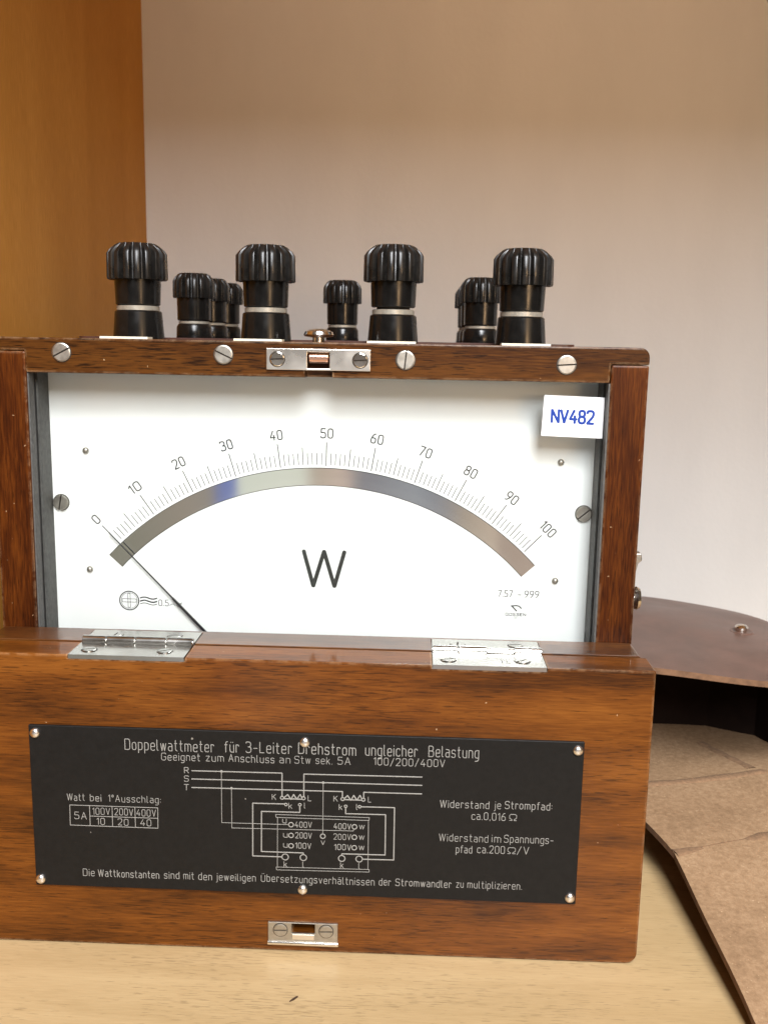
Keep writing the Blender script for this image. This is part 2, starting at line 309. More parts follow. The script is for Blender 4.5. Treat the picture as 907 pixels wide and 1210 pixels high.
# ------------------------------------------------------------------ stroke lettering (single-line engraver's alphabet)
G = {
'A': '0,0s 3.1,10s 6.2,0s|1.0,3.4s 5.2,3.4s', 'B': '0,0s 0,10s 5.4,10 5.4,5.4 0,5.4s|3.6,5.3s 6,5.3 6,0 0,0s',
'D': '0,0s 0,10s 6,10 6,0 0,0s', 'G': '6,8.4 6,10 0,10 0,0 6,0 6,4.8s 3.4,4.8s', 'K': '0,0 0,10|5.6,10s 0.2,4.2s|2,6s 6,0s',
'L': '0,10s 0,0s 4.8,0s', 'N': '0,0s 0,10s 6,0s 6,10s', 'O': '0,5s 0,10 6,10 6,0 0,0 0,5s', 'E': '5.2,10s 0,10s 0,0s 5.2,0s|0,5.2s 4.4,5.2s',
'R': '0,0s 0,10s 5.6,10 5.6,4.8 0,4.8s|3,4.6s 6,0s', 'S': '6,8.4 6,10 0,10 0,5.2 6,5.2 6,0 0,0 0,1.6', 'T': '0,10s 6,10s|3,9.9s 3,0s',
'Ü': '0,9.4 0,0 6,0 6,9.4|1.5,11.6 2.1,11.6|3.9,11.6 4.5,11.6', 'V': '0,10s 3,0s 6,10s', 'W': '0,10s 2.2,0s 4.4,10s 6.6,0s 8.8,10s',
'a': '0.3,7s 4.6,7 4.6,0s|4.5,4.1s 0,4.1 0,0 4.5,0s', 'b': '0,10s 0,0s 4.6,0 4.6,7 0.1,7s', 'c': '4.4,5.8 4.4,7 0,7 0,0 4.4,0 4.4,1.2',
'd': '4.6,10s 4.6,0s 0,0 0,7 4.5,7s', 'e': '0.1,3.6s 4.6,3.6s 4.6,7 0,7 0,0 4.4,0 4.4,1', 'f': '3.4,10 1.2,10 1.2,0|0,7s 3,7s',
'g': '4.5,0s 0,0 0,7 4.6,7s 4.6,-3 0.2,-3', 'h': '0,10 0,0|0.1,7s 4.6,7 4.6,0', 'i': '0,7 0,0|0,9.2 0,9.9', 'j': '1.2,7 1.2,-3 -0.4,-3|1.2,9.2 1.2,9.9',
'k': '0,10 0,0|4,7s 0.1,2.8s|1.5,4.3s 4.3,0s', 'l': '0,10 0,0 1.5,0', 'm': '0,0 0,7s 3.7,7 3.7,0|3.8,6.9s 7.4,7 7.4,0', 'n': '0,0 0,7s 4.6,7 4.6,0',
'o': '0,3.5s 0,7 4.6,7 4.6,0 0,0 0,3.5s', 'p': '0,-3s 0,7s 4.6,7 4.6,0 0.1,0s', 'r': '0,0 0,7s 3.2,7 3.2,5.9', 's': '4.2,5.9 4.2,7 0,7 0,3.6 4.4,3.6 4.4,0 0,0 0,1.1',
't': '1,10 1,0 3.2,0|-0.2,7s 3,7s', 'u': '0,7 0,0 4.5,0s|4.6,7 4.6,0', 'ü': '0,7 0,0 4.5,0s|4.6,7 4.6,0|1.0,9.4 1.5,9.4|3.2,9.4 3.7,9.4', 'v': '0,7s 2.3,0s 4.6,7s',
'ä': '0.3,7s 4.6,7 4.6,0s|4.5,4.1s 0,4.1 0,0 4.5,0s|1.0,9.4 1.5,9.4|3.2,9.4 3.7,9.4', 'w': '0,7s 1.6,0s 3.2,7s 4.8,0s 6.4,7s', 'z': '0,7s 4.4,7s 0,0s 4.4,0s',
'0': '0,5s 0,10 5.4,10 5.4,0 0,0 0,5s', '1': '0,8s 2.2,10s 2.2,0s', '2': '0,8.2 0,10 5.4,10 5.4,6 0,0s 5.4,0s', '3': '0,8.8 0,10 5.2,10 5.2,5.3 2.2,5.3s|3.3,5.2s 5.5,5.2 5.5,0 0,0 0,1.4',
'4': '3.6,10s 0,3s 5.8,3s|4.2,5.6s 4.2,0s', '5': '5.2,10s 0.5,10s 0.2,5.8s 5.5,5.8 5.5,0 0,0 0,1.6', '6': '4.6,10 3,10 0,5 0,0 5.4,0 5.4,5.6 0.3,5.6', '7': '0,10s 5.5,10s 1.8,0s',
'8': '2.7,5.3s 0.3,5.3 0.3,10 5.1,10 5.1,5.3 2.7,5.3s|2.7,5.2s 0,5.2 0,0 5.4,0 5.4,5.2 2.7,5.2s', '9': '0.8,0 2.4,0 5.4,5 5.4,10 0,10 0,4.4 5.1,4.4',
'Ω': '0,0s 2.3,0s 2.3,1.5 0,3 0,8.6 6.6,8.6 6.6,3 4.3,1.5 4.3,0s 6.6,0s', '°': '0,8.5s 0,10 2.4,10 2.4,7 0,7 0,8.5s', ':': '0,1.6 0,2.3|0,5.6 0,6.3', '.': '0,0 0,.9', ',': '0.4,.6 0,-1.2',
'-': '0,4s 4,4s', '/': '0,-1s 4.6,10.4s', ' ': '',
}
def parse(s):
    out = []
    for st in s.split('|'):
        if not st: continue
        P = []
        for q in st.split():
            sharp = q.endswith('s'); x, y = q.rstrip('s').split(','); P.append((float(x), float(y), sharp))
        out.append(P)
    return out
def fillet(P, rad, seg=4):
    Q = [P[0][:2]]
    for i in range(1, len(P)-1):
        a, b, c = Vector(P[i-1][:2]), Vector(P[i][:2]), Vector(P[i+1][:2])
        if P[i][2]: Q.append(tuple(b)); continue
        u, w = a-b, c-b; lu, lw = u.length, w.length
        t = min(rad, lu*.5 if i > 1 else lu*.95, lw*.5 if i < len(P)-2 else lw*.95)
        p, q = b+u/lu*t, b+w/lw*t
        for k in range(seg+1):
            f = k/seg; z = p*(1-f)**2 + b*2*f*(1-f) + q*f*f; Q.append(tuple(z))
    Q.append(P[-1][:2]); return Q
def ribbon(bm, pts, wid, h, to3d):
    """a stroke, broken at its sharp corners so that every leg keeps its full width"""
    P = [Vector(p) for p in pts]; cut_at = [0]
    for i in range(1, len(P)-1):
        a, b = P[i]-P[i-1], P[i+1]-P[i]
        if a.length > 1e-5 and b.length > 1e-5 and a.angle(b) > .9: cut_at.append(i)
    cut_at.append(len(P)-1)
    for i, j in zip(cut_at, cut_at[1:]): stroke(bm, pts[i:j+1], wid, h*(1+.06*(i % 5)), to3d)
def stroke(bm, pts, wid, h, to3d):
    """raised stroke of width WID and height H along pts (2D); to3d(x, y, height)"""
    P = [Vector(p) for p in pts]; P = [p for i, p in enumerate(P) if i == 0 or (p-P[i-1]).length > 1e-4]
    if len(P) < 2: return
    d0 = (P[1]-P[0]).normalized(); d1 = (P[-1]-P[-2]).normalized()
    closed = (P[0]-P[-1]).length < 1e-3
    if not closed:
        P = [P[0]-d0*wid*.3] + P + [P[-1]+d1*wid*.3]
        P = [p for i, p in enumerate(P) if i == 0 or (p-P[i-1]).length > 1e-4]
    rows = []; n = len(P)
    for i in range(n):
        a = (P[i]-P[i-1]).normalized() if i > 0 else (d1 if closed else (P[1]-P[0]).normalized())
        b = (P[i+1]-P[i]).normalized() if i < n-1 else (d0 if closed else a)
        t = a+b; t = t.normalized() if t.length > 1e-6 else a
        nn = Vector((-t.y, t.x)); k = min(1.7, 1/max(.35, nn.dot(Vector((-a.y, a.x)))))
        w = wid*.5*k*(.55 if (not closed and i in (0, n-1)) else 1)
        l, r = P[i]+nn*w, P[i]-nn*w
        rows.append((bm.verts.new(to3d(l.x, l.y, -.003)), bm.verts.new(to3d(P[i].x, P[i].y, h)), bm.verts.new(to3d(r.x, r.y, -.003))))
    for A, B in zip(rows, rows[1:]):
        bm.faces.new((A[0], A[1], B[1], B[0])); bm.faces.new((A[1], A[2], B[2], B[1]))
def run(text, gap=2.2):
    out = []; x = 0
    for ch in text:
        st = parse(G[ch])
        if not st: x += 4; continue
        x0 = min(p[0] for s in st for p in s); x1 = max(p[0] for s in st for p in s)
        out.append((x-min(x0, 0), st)); x += x1-min(x0, 0)+gap
    return out, max(x-gap, .6)
def write(bm, text, x0, x1, base, h, wid, rel, to3d, rad=2.4, gap=3.0, jit=0., trim=0.):
    g, total = run(text, gap)
    if trim and total > 1.2: x0 += trim; x1 -= trim
    sx = (x1-x0)/total if total > 1.2 else h/10; sz = h/10
    for ox, sts in g:
        dz = random.uniform(-jit, jit)
        for st in sts:
            ribbon(bm, [(x0+(ox+p[0])*sx, base+dz+p[1]*sz) for p in fillet(st, rad)], wid, rel, to3d)
def circle_pts(cx, cy, r, n=20): return [(cx+r*math.cos(2*math.pi*i/n), cy+r*math.sin(2*math.pi*i/n)) for i in range(n+1)]
def recalc(bm, want):
    for f in bm.faces: f.normal_update()
    bad = [f for f in bm.faces if f.normal.dot(want) < 0]
    bmesh.ops.reverse_faces(bm, faces=bad)

# ================================================================== the setting: open shelf with a white wall behind
bm = nb(); box(bm, -160, 520, -190, 330, -19, 0); bevel(bm, 1.0); t = obj('shelf_surface', bm, 'beech'); t['kind'] = 'structure'
bm = nb(); box(bm, -600, 900, 330.4, 345, -200, 488); t = obj('back_wall', bm, 'wall'); t['kind'] = 'structure'
bm = nb(); box(bm, -162, -142.8, -60, 330, 0.3, 470); bevel(bm, .8); t = obj('side_panel', bm, 'panel'); t['kind'] = 'structure'
bm = nb(); box(bm, -160, 520, -95, 330, 470.4, 488); bevel(bm, .8); t = obj('shade_board', bm, 'boardwood'); t['kind'] = 'structure'  # unseen board, added overhead to shade the upper wall

# ================================================================== the wattmeter
D2 = 30.6
meter = thing('wattmeter', 'open wooden case wattmeter with a white dial, black terminals and a folded down lid', 'wattmeter', (0, 110, 0))
# --- case
bm = nb(); box(bm, -118.4, 118.4, 15.4, 236, .4, 100); bevel(bm, 1.2); body = obj('lower_body', bm, 'wallz', meter)
bm = nb(); prism(bm, rrect(-118.4, 118.4, 100.3, 110.9, (0, .6, 1.2, 1.2)), 15.6, D2, 1); bevel(bm, .15, 1); ledge = obj('hinge_ledge', bm, 'ledge', meter)
for s in (-1, 1):
    bm = nb()
    zt = 214.2 if s < 0 else 213.0
    yf = D2-.4 if s < 0 else D2+.15
    a, b = sorted((s*105.0, s*118.4))
    prism(bm, [(a, 100.3), (b, 100.3), (b, zt), (a, zt)], yf, 46, 1); bevel(bm, .7); obj('side_frame', bm, 'wallz', meter)
    bm = nb(); box(bm, a+(2 if s < 0 else -0), b-(0 if s < 0 else 2)+0, 46.2, 236, 100.3, 210.2); bevel(bm, .7); obj('side_wall', bm, 'wallz', meter)
# the top rail carries rounded upper corners and the notch behind the catch
bm = nb()
prism(bm, [(-118.4, 214.4)]+[(-105.4, 214.4), (-105.2, 206.6), (104.8, 206.6), (104.9, 213.2), (118.4, 213.2)] +
      [p for p in rrect(-118.4, 118.4, 150, 219.2, (0, 0, 3.4, 3.4)) if p[1] > 200], D2, 46, 1)
bevel(bm, .55, 2)
top_rail = obj('top_rail', bm, 'railx', meter)
cut(top_rail, [(-3.9, 6.1, D2-2, D2+7, 205.5, 214.8)])
bm = nb(); box(bm, -118.4, 118.4, 46.3, 236, 211, 218.9); bevel(bm, .8); obj('top_panel', bm, 'railx', meter)
bm = nb(); prism(bm, rrect(-98, 97.4, 64, 226, (4, 4, 4, 4)), 218.7, 219.9, 2); obj('terminal_board', bm, 'terminalboard', meter)
bm = nb(); box(bm, -118.4, 118.4, 236.3, 242, .4, 218.9); bevel(bm, .8); obj('back_panel', bm, 'wallz', meter)

# --- dial
DY = 49.0
bm = nb(); box(bm, -104.6, 105.6, DY, DY+1.2, 101, 212); dial = obj('dial_plate', bm, 'dial', meter)
dl = lambda x, z, h: (x, DY-h, z)
C0 = (0.4, 58.3)          # centre of the scale arc
bm = nb()
for i in range(101):
    a = R(-44 + 92.05*i/100 - 4.3*(i/100)**2); dx, dz = math.sin(a), math.cos(a)
    if i % 10 == 0: r0, r1, w = 114.2, 123.2, .38
    elif i % 5 == 0: r0, r1, w = 114.6, 121.2, .34
    else: r0, r1, w = 114.6, 119.0, .31
    if i == 0: r0, r1 = 119.8, 123.2
    ribbon(bm, [(C0[0]+dx*r0, C0[1]+dz*r0), (C0[0]+dx*r1, C0[1]+dz*r1)], w, .03, dl)
recalc(bm, Vector((0, -1, 0))); obj('scale_marks', bm, 'ink', dial)
bm = nb()
for i in range(0, 101, 10):
    a = R(-44 + 92.05*i/100 - 4.3*(i/100)**2); rr = 124.9; h = 3.5
    wdt = {1: 1.9, 2: 4.5, 3: 6.0}[len(str(i))]
    cx, cz = C0[0]+math.sin(a)*rr, C0[1]+math.cos(a)*rr
    ca, sa = math.cos(a), math.sin(a)
    write(bm, str(i), -wdt/2, wdt/2, 0, h, .50, .03, lambda x, y, hh, ca=ca, sa=sa, cx=cx, cz=cz: (cx+x*ca+y*sa, DY-hh, cz-x*sa+y*ca))
recalc(bm, Vector((0, -1, 0))); obj('scale_numbers', bm, 'ink', dial)
bm = nb(); ribbon(bm, [(-6.2, 138.9), (-2.4, 124.9), (1.75, 138.9), (5.9, 124.9), (9.7, 138.9)], 1.7, .04, dl)
recalc(bm, Vector((0, -1, 0))); obj('unit_letter', bm, 'bigink', dial)
bm = nb()
# type symbols at lower left
ribbon(bm, circle_pts(-75.4, 117.0, 3.8, 32), .5, .03, dl); ribbon(bm, circle_pts(-75.4, 117.0, 3.2, 32), .2, .03, dl)
for (x0, x1, z0, z1) in ((-78.2, -72.6, 116.4, 117.7), (-75.9, -75.0, 114.2, 119.9)):
    ribbon(bm, [(x0, z0), (x1, z0), (x1, z1), (x0, z1), (x0, z0)], .24, .03, dl)
for k, z in enumerate((118.2, 116.9, 115.8)):
    ribbon(bm, [(-71+6.6*q/12, z+.38*math.sin(q/12*2*math.pi)) for q in range(13)], (.55, .6, .34)[k], .03, dl)
write(bm, '0.5', -63.6, -59.8, 115.2, 2.4, .28, .03, dl)
ribbon(bm, [(-59.3, 115.4), (-58.6, 116.0), (-57.8, 116.0), (-57.2, 115.4)], .2, .03, dl)
ribbon(bm, [(-56.6, 115.4), (-55.9, 116.6), (-54.6, 116.3), (-55.3, 114.9), (-56.6, 115.4)], .2, .03, dl); ribbon(bm, [(-56.2, 114.8), (-54.3, 116.8)], .18, .03, dl)
recalc(bm, Vector((0, -1, 0))); obj('type_symbols', bm, 'ink', dial); bm = nb()
write(bm, '7.57', 69.9, 75.4, 122.6, 2.5, .33, .03, dl); write(bm, '-', 77.6, 78.8, 122.5, 2.4, .33, .03, dl); write(bm, '999', 80.2, 85.6, 122.6, 2.5, .33, .03, dl)
recalc(bm, Vector((0, -1, 0))); obj('serial_number', bm, 'ink', dial); bm = nb()
ribbon(bm, [(75.1, 118.9), (76.0, 119.0), (77.1, 119.1), (78.2, 118.9), (79.1, 118.0)], .5, .03, dl); ribbon(bm, [(75.3, 119.0), (77.3, 116.9)], .55, .03, dl)
write(bm, 'GOSSEN', 73.1, 80.9, 115.0, 1.05, .26, .03, dl); ribbon(bm, [(76.3, 114.5), (77.6, 114.5)], .16, .03, dl); ribbon(bm, [(76.4, 114.0), (77.5, 114.0)], .16, .03, dl)
recalc(bm, Vector((0, -1, 0))); obj('maker_mark', bm, 'ink', dial)
# mirror arc
bm = nb(); n = 64; rows = []
for i in range(n+1):
    a = R(-47.15+94.3*i/n); dx, dz = math.sin(a), math.cos(a)
    rows.append([bm.verts.new((C0[0]+dx*r, y, C0[1]+dz*r)) for r, y in ((106.7, DY+.05), (106.7, DY-.22), (113.2, DY-.22), (113.2, DY+.05))])
for A, B in zip(rows, rows[1:]):
    for k in range(3): bm.faces.new((A[k], A[k+1], B[k+1], B[k]))
bm.faces.new(rows[0]); bm.faces.new(rows[-1]); recalc(bm, Vector((0, -1, 0)))
obj('mirror_arc', bm, 'mirror', dial)
bm = nb()
for r in (106.6, 113.3):
    ribbon(bm, [(C0[0]+math.sin(R(-47.15+94.3*i/n))*r, C0[1]+math.cos(R(-47.15+94.3*i/n))*r) for i in range(n+1)], .26, .24, dl)
recalc(bm, Vector((0, -1, 0))); obj('mirror_border', bm, 'ink', dial)
# pins and dial screws
pin = None
for x, z in ((-90.6, 176.4), (-90.6, 129.4), (91.6, 175.8), (91.6, 129.5)):
    if pin is None:
        bm = nb(); lathe(bm, [(1.25, 0), (1.25, .5), (.95, 1.0), (.4, 1.25)], 20, (x, DY, z), 'y'); pin = obj('dial_pin', bm, 'dull_nickel', dial, True)
    else: copy_part(pin, (x, WORLD[pin].y, z), dial)
def slot_screw(name, c, r, hgt, ang, m, parent, ax='y', slot=.5):
    """cheese-head screw: two half discs either side of a sunk slot; c is the centre of its seat"""
    bm = nb(); seg = 16
    for s in (0, 1):
        P = []
        a0 = math.asin(slot/2/r)
        for k in range(seg+1):
            a = a0+(math.pi-2*a0)*k/seg + s*math.pi; P.append((r*math.cos(a), r*math.sin(a)))
        Pi = [(p[0]*.88, p[1]*.88) if abs(p[1]) > slot*.6 else (p[0]*.88, p[1]) for p in P]
        lo = [bm.verts.new((*p, 0)) for p in P]; mi = [bm.verts.new((*p, hgt*.7)) for p in P]; hi = [bm.verts.new((*p, hgt)) for p in Pi]
        n = len(P)
        for A, B in ((lo, mi), (mi, hi)):
            for k in range(n): bm.faces.new((A[k], A[(k+1) % n], B[(k+1) % n], B[k]))
        bm.faces.new(hi)
    # bottom of the slot
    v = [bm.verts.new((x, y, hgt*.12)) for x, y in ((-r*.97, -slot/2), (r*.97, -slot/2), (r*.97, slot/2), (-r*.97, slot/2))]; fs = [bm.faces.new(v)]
    ring = [[bm.verts.new((q*math.cos(2*math.pi*k/28), q*math.sin(2*math.pi*k/28), .035)) for k in range(28)] for q in (r*.99, r+.28)]  # painted dark ring standing in for the shaded gap around the head
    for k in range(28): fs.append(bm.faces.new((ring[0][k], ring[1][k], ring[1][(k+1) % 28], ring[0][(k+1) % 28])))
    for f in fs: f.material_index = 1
    bmesh.ops.recalc_face_normals(bm, faces=bm.faces)
    rot = Matrix.Rotation(R(ang), 4, 'Z')
    if ax == 'y': rot = Matrix.Rotation(R(90), 4, 'X') @ rot
    bmesh.ops.transform(bm, matrix=rot, verts=bm.verts)
    bmesh.ops.translate(bm, vec=Vector(c), verts=bm.verts)
    o = obj(name, bm, m, parent); o.data.materials.append(M['grime_gap']); return o
slot_screw('dial_screw', (-101.0, DY, 155.9), 3.0, 1.6, 80, 'dull_nickel', dial)
slot_screw('dial_screw', (101.2, DY, 156.2), 3.0, 1.6, 40, 'dull_nickel', dial)
# pointer: knife edge tip, thicker lower arm
bm = nb()
a = R(-43.6); piv = (0.4, 58.3); py = DY-2.0
def arm(r0, r1, w0, w1, t0):
    for k, (rA, wA) in enumerate(((r0, w0), (r1, w1))): pass
    dx, dz = math.sin(a), math.cos(a); nx, nz = dz, -dx
    q = []
    for r, w in ((r0, w0), (r1, w1)):
        for sgn in (-1, 1):
            for yy in (0, t0): q.append(bm.verts.new((piv[0]+dx*r+nx*w*sgn/2, py-yy, piv[1]+dz*r+nz*w*sgn/2)))
    for f in ((0, 1, 3, 2), (4, 6, 7, 5), (0, 4, 5, 1), (2, 3, 7, 6), (0, 2, 6, 4), (1, 5, 7, 3)): bm.faces.new([q[i] for i in f])
arm(60, 84, .95, .8, .8); arm(84, 119.5, .5, .30, .5)
bmesh.ops.recalc_face_normals(bm, faces=bm.faces); obj('pointer', bm, 'pointer', meter)
# lining strips inside the side frames, groove and glass
for s in (-1, 1):
    for (y0, y1, q) in ((31.2, 35.8, .5), (38.6, DY-.2, .9)):
        bm = nb(); x0, x1 = sorted((s*105.2, s*(105.0-q))); box(bm, x0+.0, x1, y0, y1, 104, 206.4); bevel(bm, .15, 1); obj('lining_strip', bm, 'felt', meter)
    bm = nb(); x0, x1 = sorted((s*105.25, s*104.9)); box(bm, x0, x1, 35.7, 38.7, 104, 206.4); obj('glass_groove', bm, 'dark', meter)
bm = nb(); box(bm, -104.7, 104.7, 36.2, 38.0, 104.2, 206.5); bmesh.ops.delete(bm, geom=[f for f in bm.faces if abs(f.calc_center_median().y-37.1) < .5], context='FACES_ONLY'); obj('glass_pane', bm, 'glass', meter)
bm = nb(); prism(bm, [(82.6, 201.8), (104.3, 201.2), (104.2, 186.4), (82.0, 187.0)], 35.85, 36.15, 1); st = obj('inventory_sticker', bm, 'sticker', meter)
st['label'] = 'white sticker with blue inventory number'
bm = nb(); slope = -.021
write(bm, 'NV482', 85.6, 100.6, 192.0, 4.5, 1.0, .05, lambda x, z, h: (x, 35.85-h, z+slope*(x-85.6)), rad=2.6, gap=2.1)
recalc(bm, Vector((0, -1, 0))); obj('sticker_number', bm, 'blue', st)

# --- screws and catch on the top rail
for x, z, an in ((-91.8, 214.0, 28), (-33.1, 214.2, -25), (32.1, 213.4, 84), (89.2, 212.8, 4)):
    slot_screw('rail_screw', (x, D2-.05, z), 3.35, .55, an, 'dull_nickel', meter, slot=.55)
def frame_plate(name, x0, x1, z0, z1, hx0, hx1, hz0, hz1, y, th, m, parent):
    """plate with a rectangular window"""
    bm = nb()
    V = lambda x, z, yy: bm.verts.new((x, yy, z))
    fr = [[V(x, z, yy) for x, z in ((x0, z0), (x1, z0), (x1, z1), (x0, z1))] for yy in (y, y-th)]
    hr = [[V(x, z, yy) for x, z in ((hx0, hz0), (hx1, hz0), (hx1, hz1), (hx0, hz1))] for yy in (y, y-th)]
    for k in range(4):
        j = (k+1) % 4
        bm.faces.new((fr[1][k], fr[1][j], hr[1][j], hr[1][k])); bm.faces.new((fr[0][k], fr[0][j], hr[0][j], hr[0][k]))
        bm.faces.new((fr[0][k], fr[0][j], fr[1][j], fr[1][k])); bm.faces.new((hr[0][k], hr[0][j], hr[1][j], hr[1][k]))
    bmesh.ops.recalc_face_normals(bm, faces=bm.faces); bevel(bm, .22, 2)
    return obj(name, bm, m, parent)
catch = frame_plate('catch_plate', -17.6, 19.7, 209.2, 216.8, -2.9, 5.0, 209.9, 215.6, D2-.02, 1.0, 'catch', meter)
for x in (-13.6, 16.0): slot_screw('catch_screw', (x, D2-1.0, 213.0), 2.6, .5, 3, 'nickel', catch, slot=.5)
bm = nb(); lathe(bm, [(1.2, -3.9), (1.9, -3.3), (1.9, 3.3), (1.2, 3.9)], 24, (1.1, D2+1.4, 213.6), 'x'); obj('catch_hook', bm, 'copper', catch, True)
bm = nb(); lathe(bm, [(2.2, -1), (2.2, 1.6), (5.2, 2.0), (5.5, 2.7), (5.0, 3.8), (3.4, 4.5), (1.2, 4.8)], 40, (0.0, 41.0, 219.2)); obj('release_button', bm, 'nickel', meter, True)

# --- binding posts
def fl(a, nfl=17):
    q = (a/(2*math.pi)*nfl) % 1.0
    d = abs(q-.5)            # 0 on the middle of a rib, .5 in the bottom of a groove
    return .04*min(1, d/.2) + .96*max(0.0, min(1.0, (d-.24)/.17))
def post(x, y, big, z0=219.2, lift=0.):
    if big:
        bm = nb(); lathe(bm, [(9.5, -.4), (9.5, .4), (8.7, 10.0), (8.3, 10.4)], 48, (x, y, z0)); b = obj('binding_post', bm, 'bakelite', meter, True)
        bm = nb(); lathe(bm, [(7.4, 10.2), (7.9, 10.6), (7.9, 12.2), (7.2, 12.4)], 40, (x, y, z0)); obj('contact_ring', bm, 'ring', b, True)
        bm = nb(); lathe(bm, [(7.8, 12.5), (8.25, 12.8), (8.6, 22.6), (8.6, 23.5)], 48, (x, y, z0+lift)); obj('collar', bm, 'bakelite', b, True)
        bm = nb(); lathe(bm, [(9.3, 21.9, 0), (11.0, 21.8, 1.9), (11.25, 22.3, 2.2), (11.15, 31.2, 2.2), (10.2, 32.6, 2.0), (8.1, 34.4, 1.1), (6.9, 35.0, 0), (3, 35.2, 0)], 17*16, (x, y, z0+lift), flute=fl); obj('fluted_cap', bm, 'cap', b, True)
        if lift:
            bm = nb(); lathe(bm, [(6.2, 12), (6.2, 13.5+lift)], 24, (x, y, z0)); obj('stem', bm, 'dark', b, True)
    else:
        bm = nb(); lathe(bm, [(7.9, -.4), (8.1, .4), (7.9, 5.3), (7.1, 6.6)], 44, (x, y, z0)); b = obj('binding_post', bm, 'bakelite', meter, True)
        bm = nb(); lathe(bm, [(6.6, 6.5), (6.9, 6.8), (6.9, 7.8), (6.4, 8.0)], 40, (x, y, z0)); obj('contact_ring', bm, 'ring', b, True)
        bm = nb(); lathe(bm, [(7.2, 8.1), (7.5, 8.5), (7.6, 18.0), (7.6, 19.4)], 44, (x, y, z0)); obj('collar', bm, 'bakelite', b, True)
        bm = nb(); lathe(bm, [(8.0, 18.3, 0), (9.3, 18.2, 1.6), (9.5, 18.7, 1.85), (9.4, 25.6, 1.85), (8.8, 26.8, 1.6), (7.3, 28.6, .8), (6.2, 29.2, 0), (2, 29.4, 0)], 17*16, (x, y, z0), flute=fl); obj('fluted_cap', bm, 'cap', b, True)
    return b
big = post(-69.6, 52, True)
post(26.8, 52, True, lift=.7)
for k, (x, a) in enumerate(((-21.1, 7), (74.7, 4))): copy_part(big, (x, WORLD[big].y, WORLD[big].z), meter, (0, 0, R(a)))
small = post(-66.6, 131, False, 219.6)
for k, (x, y) in enumerate(((64.4, 131), (-66.6, 168), (-1.2, 166), (64.4, 168), (-66.6, 204), (64.4, 204))):
    copy_part(small, (x, y, WORLD[small].z), meter, (0, 0, R(9*k+5)))
# ivory cards at the foot of the front posts
for x in (-69.6, -21.1, 26.8, 74.7):
    bm = nb(); box(bm, x-8.6, x+8.8, D2+1.4, D2+8, 219.1, 219.95); bevel(bm, .2, 1); obj('terminal_card', bm, 'ivory', meter)

# --- folded-down lid
bm = nb(); prism(bm, rrect(-120.2, 120.2, .3, 110.7, (4, 4, .6, .6)), 0, 14.6, 1); bevel(bm, 1.0, 3); lid = obj('lid', bm, 'lid', meter)
HX = ((-82.4, -41.9), (44.1, 83.0))
cut(lid, [(a-.35, b+.35, -1, 15, 109.35, 112) for a, b in HX])
cut(ledge, [(a-.35, b+.35, 14, 28.9, 109.75, 112) for a, b in HX])
for k, (a, b) in enumerate(HX):
    bm = nb(); box(bm, a, b, -.25, 13.4, 109.4, 110.95); bevel(bm, .15, 1); leafA = obj('hinge', bm, 'hinge', meter)
    bm = nb(); box(bm, a, b, 16.2, 28.6, 109.8, 111.05); bevel(bm, .15, 1); obj('rear_leaf', bm, 'hinge', leafA)
    bm = nb(); cuts = (0, .22, .48, .76, 1.0) if k == 0 else (0, .24, .50, .75, 1.0)
    for i in range(4):
        xa, xb = a+(b-a)*cuts[i]+.2, a+(b-a)*cuts[i+1]-.2
        rr = 1.75 if not (k == 1 and i == 2) else 1.15
        lathe(bm, [(rr-.25, xa), (rr, xa+.2), (rr, xb-.2), (rr-.25, xb)], 24, (0, 14.8, 111.5), 'x')
    lathe(bm, [(.9, a+.05), (.9, b-.05)], 12, (0, 14.8, 111.5), 'x')
    obj('hinge_barrel', bm, 'hinge', leafA, True)
    for (fx, y, an) in ((.14, 5.2, 20), (.80, 5.6, 35), (.24, 22.6, 85), (.78, 23.2, 10)):
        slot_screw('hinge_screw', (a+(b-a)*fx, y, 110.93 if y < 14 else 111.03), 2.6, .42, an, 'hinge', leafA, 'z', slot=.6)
# scratched marks on the right hinge
bm = nb(); up_ = lambda x, y, h: (x, y, 110.95+h)
a = HX[1][0]
for p in ([(24, 3.2), (24, 6.6)], [(25.8, 6.6), (25.8, 3.4), (27.8, 3.4)], [(29.3, 3.2), (29.3, 6.8)]): ribbon(bm, [(a+q[0], q[1]) for q in p], .25, .04, up_)
recalc(bm, Vector((0, 0, 1))); obj('scratched_mark', bm, 'dark', leafA)

# --- strike plate at the lid's lower edge
bm = nb()
cut(lid, [(-4.6, 4.4, -1, 6, 7.6, 11.8)])
strike = frame_plate('strike_plate', -12.9, 12.4, 4.0, 12.1, -4.3, 4.1, 7.9, 11.7, -.01, .8, 'dull_nickel', meter)
for x in (-8.4, 8.2): slot_screw('strike_screw', (x, -.8, 9.1), 2.45, .3, 2, 'dull_nickel', strike, slot=.45)
bm = nb(); lathe(bm, [(.8, -13.1), (.95, -12.9), (.95, 12.5), (.8, 12.7)], 16, (0, -.5, 3.9), 'x'); obj('strike_lip', bm, 'nickel', strike, True)
bm = nb(); box(bm, -4.0, 3.8, -1.05, -.6, 5.6, 7.4); bevel(bm, .2, 1); obj('strike_tongue', bm, 'nickel', strike)

